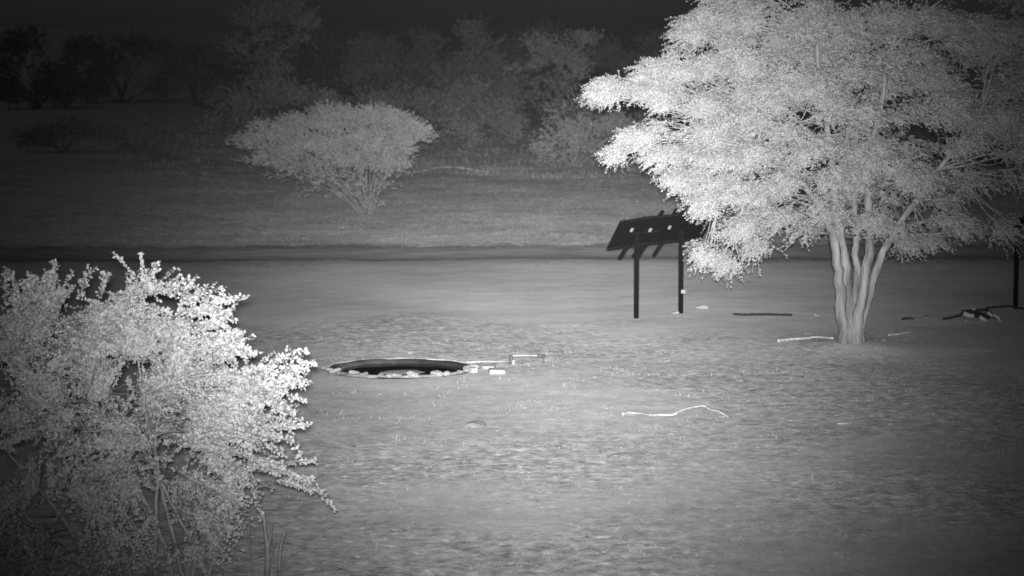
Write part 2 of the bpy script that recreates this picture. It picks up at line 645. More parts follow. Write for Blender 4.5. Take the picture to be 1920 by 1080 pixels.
def limb(a, b, r0, r1, bend, n=9, sag=0.0):
    a, b = np.asarray(a, float), np.asarray(b, float)
    m = (a + b) / 2 + rng.normal(size=3) * bend + np.array([0, 0, sag])
    q1 = (a * 0.75 + m * 0.25 + (a + (b - a) * 0.25) * 0) + rng.normal(size=3) * bend * 0.2
    return smooth_path([a, (a + m) / 2 + rng.normal(size=3) * bend * 0.3, m, (m + b) / 2 + rng.normal(size=3) * bend * 0.3, b], n), np.linspace(r0, r1, n)


# ------------------------------------------------------------------ the big acacia
rng = np.random.default_rng(101)
tb = on_ground(*TREE)
tree = thing("acacia_tree", "large pale acacia with several stems rising from one foot, its crown filling the upper right", "tree", tb)
D0 = TREE[1]


def tl(px, py, dd=0.0):
    return spot(px, py, D0 + dd) - tb


stems = [  # control points in the photo, depth offsets, radii
    ([(1588, 652, 0), (1580, 590, .0), (1574, 520, -.1), (1563, 450, -.15), (1535, 385, -.25), (1490, 330, -.5), (1420, 265, -.9)], .155, .05),
    ([(1592, 652, .05), (1592, 590, .05), (1588, 520, .0), (1578, 450, .05), (1566, 380, .1), (1560, 290, .2), (1540, 170, .2), (1530, 60, .3)], .150, .05),
    ([(1602, 652, .0), (1610, 595, -.05), (1622, 530, -.1), (1630, 460, -.1), (1628, 380, -.1), (1626, 310, -.2), (1650, 200, .1), (1680, 60, .2)], .150, .05),
    ([(1606, 652, .1), (1618, 590, .1), (1636, 530, .15), (1660, 465, .2), (1700, 400, .3), (1760, 320, .4), (1830, 230, .3)], .125, .045),
    ([(1598, 652, .2), (1604, 570, .35), (1606, 480, .6), (1600, 380, 1.0), (1590, 260, 1.3), (1600, 120, 1.6)], .11, .04),
]
stem_paths = []
for ctrl, r0, r1 in stems:
    P = smooth_path([tl(*c) for c in ctrl], 26)
    P[:, :] += rng.normal(size=P.shape) * 0.018
    P[0, 2] -= 0.15
    rad = np.linspace(r0, r1, 26)
    rad[:4] *= np.array([1.75, 1.35, 1.14, 1.04])
    mb = MB()
    mb.tube(P, rad * .92, 22, 0.05, True, 0.075)
    mb.build("stem", M_bark, tree, True)
    stem_paths.append(P)

clumps = [  # px, py, radius across, radius up, depth offset, density
    (1160, 165, 62, 34, -.6, 1.3), (1226, 134, 56, 30, -.3, 1.2), (1240, 185, 70, 40, -.9, 1.3), (1300, 130, 78, 48, -.6, 1.3),
    (1325, 50, 70, 50, -.2, 1.1), (1385, 110, 70, 60, -.9, 1.1), (1340, 200, 60, 36, -.4, .9),
    (1200, 262, 60, 30, -1.0, 1.2), (1165, 285, 34, 18, -.9, 1.2), (1250, 295, 48, 24, -1.3, 1.2), (1265, 240, 50, 28, -.2, .7), (1310, 275, 55, 34, .3, .7),
    (1390, 270, 55, 40, .2, .7), (1440, 190, 62, 62, -1.3, 1.1), (1505, 150, 78, 50, -1.7, 1.3), (1550, 205, 55, 48, -1.6, 1.2),
    (1470, 250, 62, 38, -1.3, 1.0), (1545, 275, 50, 30, -1.2, .8), (1420, 40, 90, 60, .2, 1.0), (1520, 50, 90, 60, .0, 1.0),
    (1282, 338, 44, 26, -1.2, 1.2), (1350, 335, 60, 36, -.7, .9), (1335, 382, 42, 26, -1.5, 1.3), (1400, 360, 75, 36, -1.6, 1.2), (1480, 345, 60, 32, -1.2, 1.0),
    (1388, 425, 52, 34, -1.6, 1.2), (1460, 410, 60, 28, -1.2, .9), (1330, 468, 30, 26, -1.6, 1.2), (1368, 490, 38, 26, -1.5, 1.1), (1420, 465, 40, 24, -1.2, .8),
    (1600, 335, 60, 36, -1.0, .8), (1650, 290, 74, 42, -1.6, 1.2), (1705, 335, 50, 50, -1.3, 1.0), (1610, 310, 36, 40, -.8, .8),
    (1650, 420, 60, 32, -1.0, .9), (1695, 445, 36, 30, -.8, .8), (1560, 330, 40, 30, .6, .6),
    (1610, 70, 90, 60, .5, .9), (1700, 50, 90, 60, .0, .9), (1790, 60, 95, 60, .2, .9), (1880, 70, 90, 70, .4, .9), (1960, 120, 90, 70, .4, .8),
    (1640, 150, 70, 50, .8, .8), (1715, 140, 70, 50, .9, .8), (1770, 205, 80, 40, -.8, 1.0), (1850, 225, 90, 44, -.6, 1.0), (1930, 240, 80, 50, -.2, .9),
    (1790, 270, 60, 28, -.4, .9), (1690, 215, 50, 34, 1.2, .7), (1905, 290, 50, 22, .2, .7), (1950, 290, 60, 34, .4, .8),
    (1770, 410, 66, 34, 1.0, .8), (1800, 425, 42, 20, .8, .8), (1740, 452, 50, 22, .6, .7), 
    (1480, 100, 90, 60, 1.6, .7), (1380, 180, 80, 60, 1.5, .6), (1450, 310, 70, 40, 1.2, .6), (1380, -40, 100, 60, .2, .9), (1520, -50, 110, 60, .2, .9), (1680, -50, 110, 60, .2, .9), (1850, -40, 110, 60, .2, .9),
    (1560, 120, 60, 40, .6, .7), (1790, 330, 60, 30, 2.2, .6), (1815, 345, 56, 30, 2.4, .6), (1740, 330, 50, 30, 2.0, .55), (1775, 375, 60, 30, 2.2, .55), (1345, 255, 60, 36, -1.4, 1.0), (1410, 225, 50, 36, -1.6, 1.0), (1395, 300, 60, 34, -1.4, 1.0), (1340, 300, 50, 30, -1.6, .9), (1440, 290, 50, 34, -1.7, 1.0), (1510, 290, 50, 34, -1.6, 1.0), (1560, 330, 50, 32, -1.2, .9), (1620, 200, 50, 40, -1.0, .8), (1600, 130, 60, 44, -1.0, .9), (1690, 110, 60, 44, -.9, .8), (1545, 392, 44, 26, -.9, .8), (1600, 405, 40, 26, -.8, .5), (1500, 440, 36, 20, -.9, .5), (1620, 220, 60, 50, 1.5, .6),
]
for _ in range(46):                                   # loose inner foliage behind the front lobes
    px, py = rng.uniform(1250, 1960), rng.uniform(-20, 440)
    if px < 1600 and rng.uniform() < .45:
        continue
    if (1690 < px < 1910 and 255 < py < 420) or (1590 < px < 1730 and 130 < py < 270):
        continue
    if py > 250 + (px - 1250) * 0.9 or (px < 1300 and py < 100):
        continue
    clumps.append((px, py, rng.uniform(60, 90), rng.uniform(30, 50), rng.uniform(.8, 2.6), .56))
lv, lq, tvs, tqs, off, toff = [], [], [], [], 0, 0
for (px, py, ra, rz_, dd, dens) in clumps:
    c = tl(px, py, dd)
    k = D0 / FPX * 1.02
    rr = np.array([ra * k, 0.75 * ra * k, rz_ * k])
    # nearest stem point lower than the clump carries it
    best = None
    for P in stem_paths:
        dd_ = np.linalg.norm(P - c, axis=1) + np.where(P[:, 2] > c[2] - 0.15, 2.0, 0) + np.where(P[:, 2] < 2.2, 4.0, 0)
        j = int(np.argmin(dd_))
        if best is None or dd_[j] < best[0]:
            best = (dd_[j], P[j])
    root = best[1]
    pth, rad = limb(root, c, 0.028, 0.008, 0.12, 12, 0.12 + 0.35 * max(0.0, root[2] - c[2]))
    mb = MB()
    mb.tube(pth, rad, 7, 0.08)
    for _ in range(6):
        e = c + nrm(rng.normal(size=3)) * rr * 0.75
        p2, r2 = limb(pth[rng.integers(5, 11)], e, 0.014, 0.005, 0.05, 7)
        mb.tube(p2, r2, 5)
    mb.build("branch", M_bark, tree, True)
    n = int(62 * dens ** 1.7 * (ra * rz_ / 2400) ** 0.9 * 4.6)
    pp, dv, fc = clump_points(c, rr * 0.92, n, root * 0.5 + tl(1560, 330) * 0.5, 0.35, 0.7, 0.45, None, 8, 0.48)
    v, q, tv2, tq2 = sprigs(pp, dv, 0.28, 26, 0.046, 0.021, 0.45, 0.75, 0.3, 0.5, fc, 1.45)
    lv.append(v); lq.append(q + off); off += len(v)
    tvs.append(tv2); tqs.append(tq2 + toff); toff += len(tv2)
cr = mesh_np("crown", np.concatenate(lv), np.concatenate(lq), None, M_leaf, tree)
tw = mesh_np("twig", np.concatenate(tvs), np.concatenate(tqs), None, M_twig, tree)
tw["kind"] = "stuff"


# ------------------------------------------------------------------ the near bush, lower left
rng = np.random.default_rng(102)
nb = on_ground(*flat(330, 1100)[:2])
DB = nb[1]
bush = thing("thorn_bush", "big bright leafy bush in the near lower left corner, twigs reaching over the sand", "bush", nb)


def bl(px, py, dd=0.0):
    return spot(px, py, DB + dd) - nb


bclumps = [
    (20, 590, 62, 60, .2, 1.0), (105, 575, 52, 44, .0, 1.0), (180, 575, 50, 48, -.2, 1.1), (248, 562, 40, 40, -.3, 1.1), (272, 520, 20, 16, -.3, .9),
    (310, 600, 55, 30, -.4, 1.1), (365, 592, 46, 22, -.5, 1.0), (-60, 620, 70, 60, .2, .9), (-140, 700, 90, 90, .2, .8),
    (60, 665, 80, 60, -.3, 1.0), (150, 655, 80, 55, -.6, 1.1), (245, 640, 70, 50, -.7, 1.1), (330, 655, 70, 40, -.8, 1.1), (385, 640, 44, 24, -.7, 1.0),
    (100, 745, 90, 60, -.5, 1.0), (210, 735, 90, 60, -.9, 1.0), (310, 725, 80, 50, -1.0, 1.1), (400, 705, 60, 36, -.9, 1.1), (460, 690, 50, 26, -.8, 1.1),
    (515, 690, 34, 20, -.7, 1.0), (500, 735, 46, 28, -.8, 1.2), (430, 760, 70, 40, -1.0, 1.2), (530, 725, 30, 12, -.7, 1.0),
    (0, 800, 90, 70, -.2, .8), (110, 830, 90, 60, -.6, .8), (230, 815, 90, 50, -.9, .8), (340, 805, 80, 45, -1.0, .9), (440, 815, 60, 34, -.9, .9), (500, 785, 40, 24, -.8, 1.0),
    (40, 900, 80, 60, -.3, .8), (150, 910, 80, 50, -.6, .75), (270, 890, 70, 45, -.8, .7), (380, 880, 60, 40, -.8, .8), (460, 880, 50, 30, -.8, .9), (530, 870, 34, 16, -.6, .9),
    (560, 900, 26, 14, -.6, .7), (480, 930, 34, 24, -.7, .5), (-80, 820, 80, 90, .0, .7), (360, 950, 60, 36, -.6, .5), (430, 940, 40, 26, -.5, .5), (270, 975, 60, 36, -.5, .6), (180, 980, 80, 40, -.4, .6), (60, 990, 80, 44, -.2, .5), (-40, 960, 70, 60, 0, .5), (100, 1040, 80, 40, -.1, .4), (240, 1040, 70, 40, -.3, .5), (350, 1010, 60, 36, -.4, .55), (420, 990, 40, 30, -.4, .5), (20, 1050, 60, 40, 0, .4),
    (360, 745, 60, 40, -1.0, 1.0), (300, 800, 60, 40, .3, .8), (380, 790, 60, 40, .3, .8), (200, 800, 70, 50, .4, .8), (330, 880, 70, 40, .3, .7), (240, 930, 70, 40, -.2, .6), (400, 930, 60, 36, .2, .6), (300, 770, 60, 44, -.8, .9), (350, 775, 50, 36, -.9, .8), (290, 840, 60, 44, -.8, .7), (380, 830, 50, 34, -.9, .8), (240, 860, 60, 40, -.7, .6), (150, 620, 120, 80, 1.2, .5), (320, 720, 120, 80, 1.0, .45), (80, 780, 120, 90, 1.2, .4),
]
bstem_ctrl = [
    [(330, 1100, 0), (300, 1000, .0), (240, 880, -.1), (170, 740, -.2), (120, 600, -.1)],
    [(345, 1100, .0), (320, 980, .1), (290, 850, .0), (262, 700, -.2), (255, 560, -.3)],
    [(360, 1100, -.1), (370, 990, -.2), (390, 880, -.4), (400, 760, -.6), (380, 640, -.6)],
    [(395, 1090, -.1), (362, 1020, -.2), (330, 960, -.3), (300, 900, -.5), (260, 830, -.8), (210, 760, -.9)],
    [(250, 1100, .1), (220, 1000, .2), (150, 880, .1), (70, 760, .1), (10, 640, .2)],
    [(380, 1100, -.1), (420, 1000, -.3), (460, 900, -.6), (480, 800, -.8), (520, 710, -.7)],
    [(180, 1100, .3), (140, 1010, .3), (60, 900, .2), (-40, 780, .2), (-100, 680, .2)],
    [(292, 1100, -.2), (292, 1000, -.4), (294, 900, -.6), (290, 820, -.9), (310, 730, -1.0)],
]
bpaths = []
for ctrl in bstem_ctrl:
    P = smooth_path([bl(*c) for c in ctrl], 18)
    P += rng.normal(size=P.shape) * 0.012
    P[0, 2] = -0.1
    mb = MB()
    mb.tube(P, np.linspace(0.030, 0.010, 18), 8, 0.08)
    mb.build("stem", M_bushbark, bush, True)
    bpaths.append(P)
lv, lq, tvs, tqs, off, toff = [], [], [], [], 0, 0
for (px, py, ra, rz_, dd, dens) in bclumps:
    if px > 300 and py < 670:
        px -= 55
    elif px > 380:
        px -= 52
    py += 26 if py < 640 else 6
    c = bl(px, py, dd)
    k = DB / FPX * 1.03
    rr = np.array([ra * k, 0.9 * ra * k, rz_ * k])
    best = None
    for P in bpaths:
        dd_ = np.linalg.norm(P - c, axis=1) + np.where(P[:, 2] > c[2], 1.5, 0) + np.where(P[:, 2] < 0.5, 1.0, 0)
        j = int(np.argmin(dd_))
        if best is None or dd_[j] < best[0]:
            best = (dd_[j], P[j])
    root = best[1]
    mb = MB()
    pth, rad = limb(root, c, 0.016, 0.006, 0.06, 9, 0.05)
    mb.tube(pth, rad, 6)
    for _ in range(5):
        e = c + nrm(rng.normal(size=3)) * rr * 0.85
        p2, r2 = limb(pth[rng.integers(3, 8)], e, 0.007, 0.003, 0.04, 6)
        mb.tube(p2, r2, 4)
    mb.build("branch", M_twig, bush, True)
    n = int(34 * dens * (ra * rz_ / 2400) ** 0.9 * 1.2)
    side = np.array([0.95 if px > 330 else 0.15, -0.1, 0.05 if px > 330 else .4])
    pp, dv, fc = clump_points(c, rr * 0.9, n, root, 0.3, 0.5, 0.5 if px > 330 else 0.85, side if py < 830 else np.array([.8 if px > 330 else .2, -.1, -.55]), 4, 0.38, .75)
    v, q, tv2, tq2 = sprigs(pp, dv, 0.55, 56, 0.038, 0.025, 0.20, 1.1, 0.0, 0.5, fc, 1.1)
    lv.append(v); lq.append(q + off); off += len(v)
    tvs.append(tv2); tqs.append(tq2 + toff); toff += len(tv2)
# long single shoots that stick out of the outline
shoots = [((365, 590), (438, 566), -.5), ((255, 560), (290, 500), -.3), ((500, 690), (570, 655), -.7), ((500, 715), (570, 690), -.7), ((510, 735), (566, 712), -.6),
          ((515, 745), (558, 850), -.6), ((520, 760), (548, 780), -.6), ((510, 880), (580, 866), -.6), ((540, 895), (582, 905), -.6), ((570, 905), (617, 945), -.6),
          ((380, 615), (418, 600), -.6), ((390, 650), (446, 632), -.6), ((150, 560), (168, 510), -.1), ((90, 560), (102, 512), .0), ((10, 560), (14, 512), .2),
          ((190, 560), (196, 520), -.1), ((470, 900), (490, 960), -.7), ((430, 890), (445, 950), -.7), ((380, 625), (430, 585), -.6), ((395, 680), (415, 655), -.6)]
for _ in range(75):                                    # ragged sideways wands along the lit edge
    band = [(405, 560, 640), (430, 640, 690), (515, 660, 760), (510, 770, 920), (300, 540, 620), (120, 565, 610)]
    bx, y0_, y1_ = band[rng.integers(0, 6)]
    ax_, ay_ = bx + rng.uniform(-90, -5), rng.uniform(y0_, y1_)
    ln_ = rng.uniform(35, 75)
    up_ = rng.uniform(-.5, .35) if bx > 150 else rng.uniform(-1.1, -.3)
    shoots.append(((ax_, ay_), (ax_ + ln_ * (1 if bx > 150 else rng.uniform(-.4, .6)), ay_ + ln_ * up_), rng.uniform(-.9, -.3)))
sp, sd, mbs = [], [], MB()
for (a, b_, dd) in shoots:
    A, B = bl(a[0], a[1], dd), bl(b_[0], b_[1], dd)
    pth = smooth_path([A, (A + B) / 2 + np.array([0, 0, 0.05]), B], 9)
    mbs.tube(pth, np.linspace(0.007, 0.003, 9), 4)
    for i in range(9):
        for _ in range(2):
            sp.append(pth[i] + rng.normal(size=3) * 0.01)
            sd.append(nrm(B - A) * 0.9 + rng.normal(size=3) * 0.5)
v, q, tv2, tq2 = sprigs(np.array(sp), np.array(sd), 0.09, 8, 0.042, 0.028, 0.1, 1.0, 0, 0.4)
lv.append(v); lq.append(q + off)
tvs.append(tv2); tqs.append(tq2 + toff)
mbs.build("shoot", M_twig, bush, True)["kind"] = "stuff"
mesh_np("crown", np.concatenate(lv), np.concatenate(lq), None, M_leaf2, bush)
mesh_np("twig", np.concatenate(tvs), np.concatenate(tqs), None, M_twig, bush)["kind"] = "stuff"


rng = np.random.default_rng(103)
random.seed(103)
# broken pale stake-like stump at the right foot of the bush
sb = ground(503, 1092)
snag = thing("dead_snag", "pale broken forked snag standing at the right foot of the near bush", "dead stump", sb)
for ctrl, r0 in (([(500, 1095), (502, 1040), (498, 1000), (494, 962)], .045), ([(500, 1040), (508, 1000), (511, 975)], .028), ([(478, 1095), (470, 1050), (466, 1005), (468, 975)], .020), ([(506, 1050), (514, 1020), (512, 1004)], .018)):
    mb = MB()
    mb.tube(smooth_path([spot(x, y, sb[1]) - sb for x, y in ctrl], 10), np.linspace(r0, r0 * .35, 10), 7, .12)
    mb.build("branch", M_snag, snag, True)
s2 = ground(524, 1090)
stake = thing("dead_stake", "short pale dead stake leaning right beside the forked snag", "dead stump", s2)
mb = MB()
mb.tube(smooth_path([spot(x, y, s2[1]) - s2 for x, y in ((524, 1095), (524, 1050), (528, 1018), (535, 997))], 9), np.linspace(.03, .014, 9), 7, .1)
mb.build("stem", M_snag, stake, True)


# ------------------------------------------------------------------ raised panel racks
def rack(base, ang, label, over_l, over_r, post_gap, panels, bars, zlo, zhi, dh, boxed):
    t = thing("panel_rack", label, "panel rack", base, "dark panel racks on posts")
    ax = np.array([math.cos(ang), math.sin(ang), 0])
    dn = np.array([-math.sin(ang), math.cos(ang), 0])         # the slope falls away from the camera
    slope = nrm(dn * dh + np.array([0, 0, -(zhi - zlo)]))
    nor = nrm(np.cross(ax, slope))                              # towards the camera side or away
    if nor[1] > 0:
        nor = -nor
    mid = np.array([0, 0, (zlo + zhi) / 2])
    half = math.hypot(dh, zhi - zlo) / 2
    for s_ in (0, post_gap):
        mb = MB()
        p = ax * s_
        zt = (zlo + zhi) / 2 - 0.04
        hgt = float(gz(base[0] + p[0], base[1] + p[1])) - base[2]
        mb.box(p + np.array([0, 0, (zt + hgt - 0.3) / 2]), ax, dn, (0, 0, 1), .043, .043, (zt - hgt + 0.3) / 2)
        post = mb.build("post", M_pole, t)
        if boxed and s_ > 0:
            mb = MB()
            mb.box(p + np.array([0.055, -0.055, 0.54 + hgt]), (1, 0, 0), (0, 1, 0), (0, 0, 1), .052, .03, .045)
            o = mb.build("switch_box", M_plate, post)
            mb = MB()
            mb.tube([p + np.array([0.02, -0.055, zlo - 0.16]), p + np.array([0.09, -0.10, zlo - 0.15]), p + np.array([.14, -0.10, zlo - 0.15])], .018, 6)
            mb.build("bracket", M_plate, post)
    for (u0, u1, tilt, up, px_, pz_) in panels:
        u0, u1 = u0 + over_l * 0, u1
        A = nrm(ax + np.array([0, 0, tilt]))
        c = mid + ax * (u0 + u1) / 2 + np.array([0, 0, up]) + nor * 0.075
        mb = MB()
        mb.box(c, A, slope, nor, (u1 - u0) / 2 - .001, half, .012)
        pn = mb.build("panel", M_panel, t)
        mb = MB()
        for e in (-1, 1):
            mb.box(c + slope * e * (half - .012) + nor * .018, A, slope, nor, (u1 - u0) / 2 - .005, .012, .012)
        mb.build("frame", M_edge, pn)
        mb = MB()
        mb.box(c + A * px_ + slope * pz_ + nor * .03, A, slope, nor, .032, .047, .016)
        mb.build("junction_box", M_plate, pn)
    mb = MB()
    for (u0, u1, *_r) in panels[:2]:
        mb.tube([mid + ax * (u0 + .06) + nor * .095 + slope * .05, mid + ax * (u0 + u1) / 2 + nor * .095 + slope * .065, mid + ax * (u1 - .05) + nor * .095 + slope * .05], .010, 5)
    mb.build("cable", M_edge, t)
    for (u, top, bot, lean) in bars:
        mb = MB()
        s1 = nrm(slope + ax * lean)
        a = mid + ax * u + nor * 0.026
        mb.box(a + s1 * (bot - top) / 2, s1, nrm(np.cross(nor, s1)), nor, half + (bot + top) / 2, .040, .026)
        mb.build("rail", M_pole, t)
    mb = MB()
    mb.box(mid + ax * post_gap / 2 - nor * .04 + slope * .05, ax, slope, nor, post_gap / 2 + .2, .03, .03)
    mb.build("crossbeam", M_pole, t)
    return t


rb = ground(1193, 597)
rack(rb, R(40), "dark panel rack on two posts left of the acacia trunk, showing four pale boxes", 0, 0, 1.475,
     [(-.81, .10, .05, -.03, .06, -.10), (.10, .72, 0, 0, -.06, -.02), (.72, 1.28, 0, 0, -.03, -.05), (1.28, 2.35, 0, 0, .05, -.12)],
     [(.02, -.05, .46, -.16), (.46, .11, .44, -.16), (.62, -.05, .48, -.16), (1.15, .10, .46, -.16), (.98, .13, -.06, 0), (1.40, .09, -.06, 0), (1.62, .12, -.06, 0)],
     1.80, 2.50, .48, True)
rb2 = ground(1904, 579)
rack(rb2, R(22), "dark panel rack cut off by the right edge of the picture, above the dead log", 0, 0, 1.475,
     [(-.16, .55, .1, .1, .0, -.1), (.56, 1.2, 0, 0.1, 0, -.1), (1.21, 2.0, 0, .1, 0, -.1)],
     [(.12, -.05, .12, 0), (.8, .05, .3, 0), (1.4, .05, .3, 0)], 1.78, 2.28, .5, False)


# ------------------------------------------------------------------ stones
def stone_mesh(seed, sx, sy, sz, flatten=0.0):
    r = np.random.default_rng(seed)
    bm = bmesh.new()
    bmesh.ops.create_icosphere(bm, subdivisions=2, radius=1.0)
    dirs = nrm(r.normal(size=(7, 3)))
    offs = r.uniform(0.55, 0.9, 7)
    for v in bm.verts:
        p = np.array(v.co)
        for d, o_ in zip(dirs, offs):
            h = p @ d
            if h > o_:
                p = p - d * (h - o_) * 0.85
        p = p * (1 + 0.06 * r.normal())
        v.co = Vector((p[0] * sx, p[1] * sy, p[2] * sz))
    me = bpy.data.meshes.new("stone")
    bm.to_mesh(me)
    bm.free()
    me.materials.append(M_stone)
    return me


STONES = [stone_mesh(k, 1, .8, .62) for k in range(6)]


def stone(name, p, size, parent=None, k=None, sq=(1, 1, 1), sink=0.3, mat=None):
    me = STONES[random.randrange(6) if k is None else k]
    if mat:
        me = me.copy()
        me.materials.clear()
        me.materials.append(mat)
    o = bpy.data.objects.new(name, me)
    COL.objects.link(o)
    o.scale = (size * sq[0], size * sq[1], size * sq[2])
    o.rotation_euler = (random.uniform(-.3, .3), random.uniform(-.3, .3), random.uniform(0, 6.28))
    o.location = Vector([float(p[0]), float(p[1]), float(p[2]) + size * sq[2] * .62 * (1 - 2 * sink)])
    if parent is not None:
        o.parent = parent
    return o


# ------------------------------------------------------------------ the waterhole
wh = thing("waterhole", "round dark waterhole with pale stones set along its near rim", "waterhole", (POND[0], POND[1], 0))
wh.scale = (1, 0.86, 1)
prof = [(1.52, -0.04), (1.47, 0.006), (1.38, 0.016), (1.33, 0.008), (1.28, -0.02), (1.22, -0.14), (1.1, -0.30), (0.7, -0.42), (0.0, -0.45)]
N = 56
v, q = [], []
for k, (r_, z_) in enumerate(prof):
    for j in range(N):
        a = 2 * math.pi * j / N
        w = 1 + 0.025 * math.sin(3 * a + 1) + 0.015 * math.sin(7 * a)
        v.append((r_ * w * math.cos(a), r_ * w * math.sin(a), z_ + (0.008 * math.sin(9 * a + k) if k < 5 else 0)))
for k in range(len(prof) - 1):
    for j in range(N):
        q.append((k * N + j, k * N + (j + 1) % N, (k + 1) * N + (j + 1) % N, (k + 1) * N + j))
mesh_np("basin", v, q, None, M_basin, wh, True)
v = [(0, 0, -0.06)] + [(1.245 * (1 + 0.025 * math.sin(3 * a + 1) + 0.015 * math.sin(7 * a)) * math.cos(a), 1.245 * (1 + 0.025 * math.sin(3 * a + 1) + 0.015 * math.sin(7 * a)) * math.sin(a), -0.06) for a in np.arange(N) * 2 * math.pi / N]
mesh_np("water", v, None, [(0, 1 + j, 1 + (j + 1) % N) for j in range(N)], M_water, wh)
kv, kq = [], []
KN = 40
for j in range(KN):
    a = math.pi * (1.03 + .92 * j / (KN - 1))
    w = .16 * (1 + .35 * math.sin(5 * a) + .2 * math.sin(11 * a)) * math.sin(math.pi * (j + .5) / KN) ** .4
    for u_, z_ in ((-.02, -.02), (.0, .028), (.3, .04), (.7, .03), (1.0, -.02)):
        r_ = 1.40 + w * max(u_, 0) + min(u_, 0)
        kv.append((r_ * math.cos(a), r_ * math.sin(a), z_ + rng.normal() * .004))
for j in range(KN - 1):
    for k in range(4):
        kq.append((j * 5 + k, j * 5 + k + 1, j * 5 + k + 6, j * 5 + k + 5))
mesh_np("kerb", kv, kq, None, M_kerb, wh, True)
for j in range(36):
    a = math.pi + (j + .5) / 36 * math.pi + random.uniform(-.03, .03)
    if random.random() < .3:
        continue
    rr = 1.47 + random.uniform(-.06, .10)
    stone("rim_stone", (rr * math.cos(a), rr * math.sin(a), 0.02), random.uniform(.045, .125), wh, None, (1.25, 1, random.uniform(.6, 1.0)), .22)
for j in range(8):
    a = random.uniform(.1, math.pi - .1)
    rr = 1.58
    stone("rim_stone", (rr * math.cos(a), rr * math.sin(a), 0.0), random.uniform(.03, .05), wh, None, (1.2, 1, .6), .3)
# flat ledge stone breaking the water
ledge = stone("ledge_stone", (.02, -.30, -0.06), .40, wh, 2, (1.2, 1.0, .12), .3)
ledge.rotation_euler = (0, 0, .2)

# ------------------------------------------------------------------ water pipe
pb = ground(956, 684)
pipe = thing("water_pipe", "thin grey water pipe running from the waterhole to an upright elbow", "pipe", pb)
mb = MB()
e0 = np.array([POND[0] + 1.32, POND[1] + .1, 0.10]) - pb
mb.tube([e0, e0 * .66 + np.array([0, 0, .035]), e0 * .33 + np.array([0, 0, .05]), np.array([0, 0, .075])], .024, 8)
mb.build("pipe_run", M_pipe, pipe, True)
mb = MB()
mb.tube([np.array([0.02, 0, -.05]), np.array([.02, 0, .10]), np.array([.03, 0, .20])], .036, 8)
mb.build("riser", M_darkpipe, pipe, True)
mb = MB()
mb.tube([np.array([.03, 0, .185]), np.array([.35, .1, .18]), np.array([.68, .15, .165])], .018, 8)
mb.build("pipe_run", M_pipe, pipe, True)
mb = MB()
mb.tube([np.array([.56, .13, .165]), np.array([.72, .16, .165])], .035, 8)
mb.tube([np.array([.68, .15, .165]), np.array([.70, .15, -.05])], .018, 8)
mb.build("valve", M_darkpipe, pipe, True)
mb = MB()
mb.box(np.array([.075, -.03, .06]), (1, 0, 0), (0, 1, 0), (0, 0, 1), .03, .03, .05)
mb.build("clamp", M_plate, pipe)


def slab(px, py, sx, sy, sz, rz, label):
    p = ground(px, py)
    t_ = MB()
    bm = bmesh.new()
    bmesh.ops.create_cube(bm, size=2)
    bmesh.ops.scale(bm, vec=(sx, sy, sz), verts=bm.verts)
    bmesh.ops.bevel(bm, geom=bm.edges[:], offset=min(sz, sy) * .35, segments=2, affect='EDGES')
    for v_ in bm.verts:
        v_.co += Vector(rng.normal(size=3) * sz * .12)
    me = bpy.data.meshes.new("stone_slab")
    bm.to_mesh(me)
    bm.free()
    me.materials.append(M_slab)
    o = bpy.data.objects.new("stone_slab", me)
    COL.objects.link(o)
    o.location = Vector(p) + Vector((0, 0, sz * .7))
    o.rotation_euler = (R(6), 0, rz)
    return tag(o, label, "stone slab", "pale slabs beside the pipe")


slab(931, 700, .16, .12, .055, R(8), "larger pale square slab lying just below the pipe, nearest of the pair")
slab(917, 690, .12, .10, .035, R(-10), "small pale slab between the pipe and the larger square slab")
slab(886, 698, .09, .07, .06, R(35), "tilted pale slab off the right end of the stone rim")

# ------------------------------------------------------------------ loose stones told apart
for px, py, s_, sq, lab in [
    (769, 663, .075, (1, 1, .8), "bright round stone just beyond the far rim of the waterhole"),
    (631, 671, .04, (1.4, 1, .6), "small pale stone beyond the left end of the waterhole"),
    (1317, 578, .17, (1.25, .8, .55), "flat pale stone right of the rack's second post, under the low leaves"),
    (1268, 587, .15, (1.2, .9, .4), "pale stone lump at the foot of the rack's second post"),
    (895, 798, .19, (1.5, .9, .38), "flat pale stone lying alone in the sand in front of the waterhole"),
    (847, 745, .05, (1.3, 1, .6), "small bright stone in the sand right of centre before the waterhole"),
    (713, 739, .045, (1.4, 1, .6), "small bright stone in the sand directly before the waterhole"),
    (1524, 665, .06, (1.8, 1, .5), "small pale stone in front of the stick by the acacia foot"),
    (1738, 596, .10, (1.4, 1, .6), "dull stone lying between the acacia and the dead log"),
    (1250, 677, .06, (1.5, 1, .5), "small pale stone midway between the pipe and the acacia foot"),
    (1532, 592, .08, (1.2, 1, .7), "small round stone right of the dark pole lying on the sand"),
    (700, 934, .035, (1.3, 1, .7), "small white pebble in the near sand at the bottom"),
    (826, 742, .045, (1.2, 1, .6), "tiny pale stone left of the small bright stone before the waterhole"),
]:
    tag(stone("stone", ground(px, py), s_, None, None, sq, .3), lab, "stone", "loose stones on the sand")

# ------------------------------------------------------------------ sticks and dead wood
def stick(name, pts, r0, r1, mat, label, cat="stick", lift=0.5, group="dead sticks on the sand", n=26, rough=.1):
    W = [ground(x, y) for (x, y, *_) in pts]
    W = [np.array([w[0], w[1], w[2] + r0 * lift + (p[2] if len(p) > 2 else 0)]) for w, p in zip(W, pts)]
    base = W[0]
    P = smooth_path([w - base for w in W], n)
    P += rng.normal(size=P.shape) * r0 * .12
    mb = MB()
    mb.tube(P, np.linspace(r0, r1, n), 7, rough)
    o = mb.build(name, mat, None, True)
    o.location = Vector(base)
    return tag(o, label, cat, group)


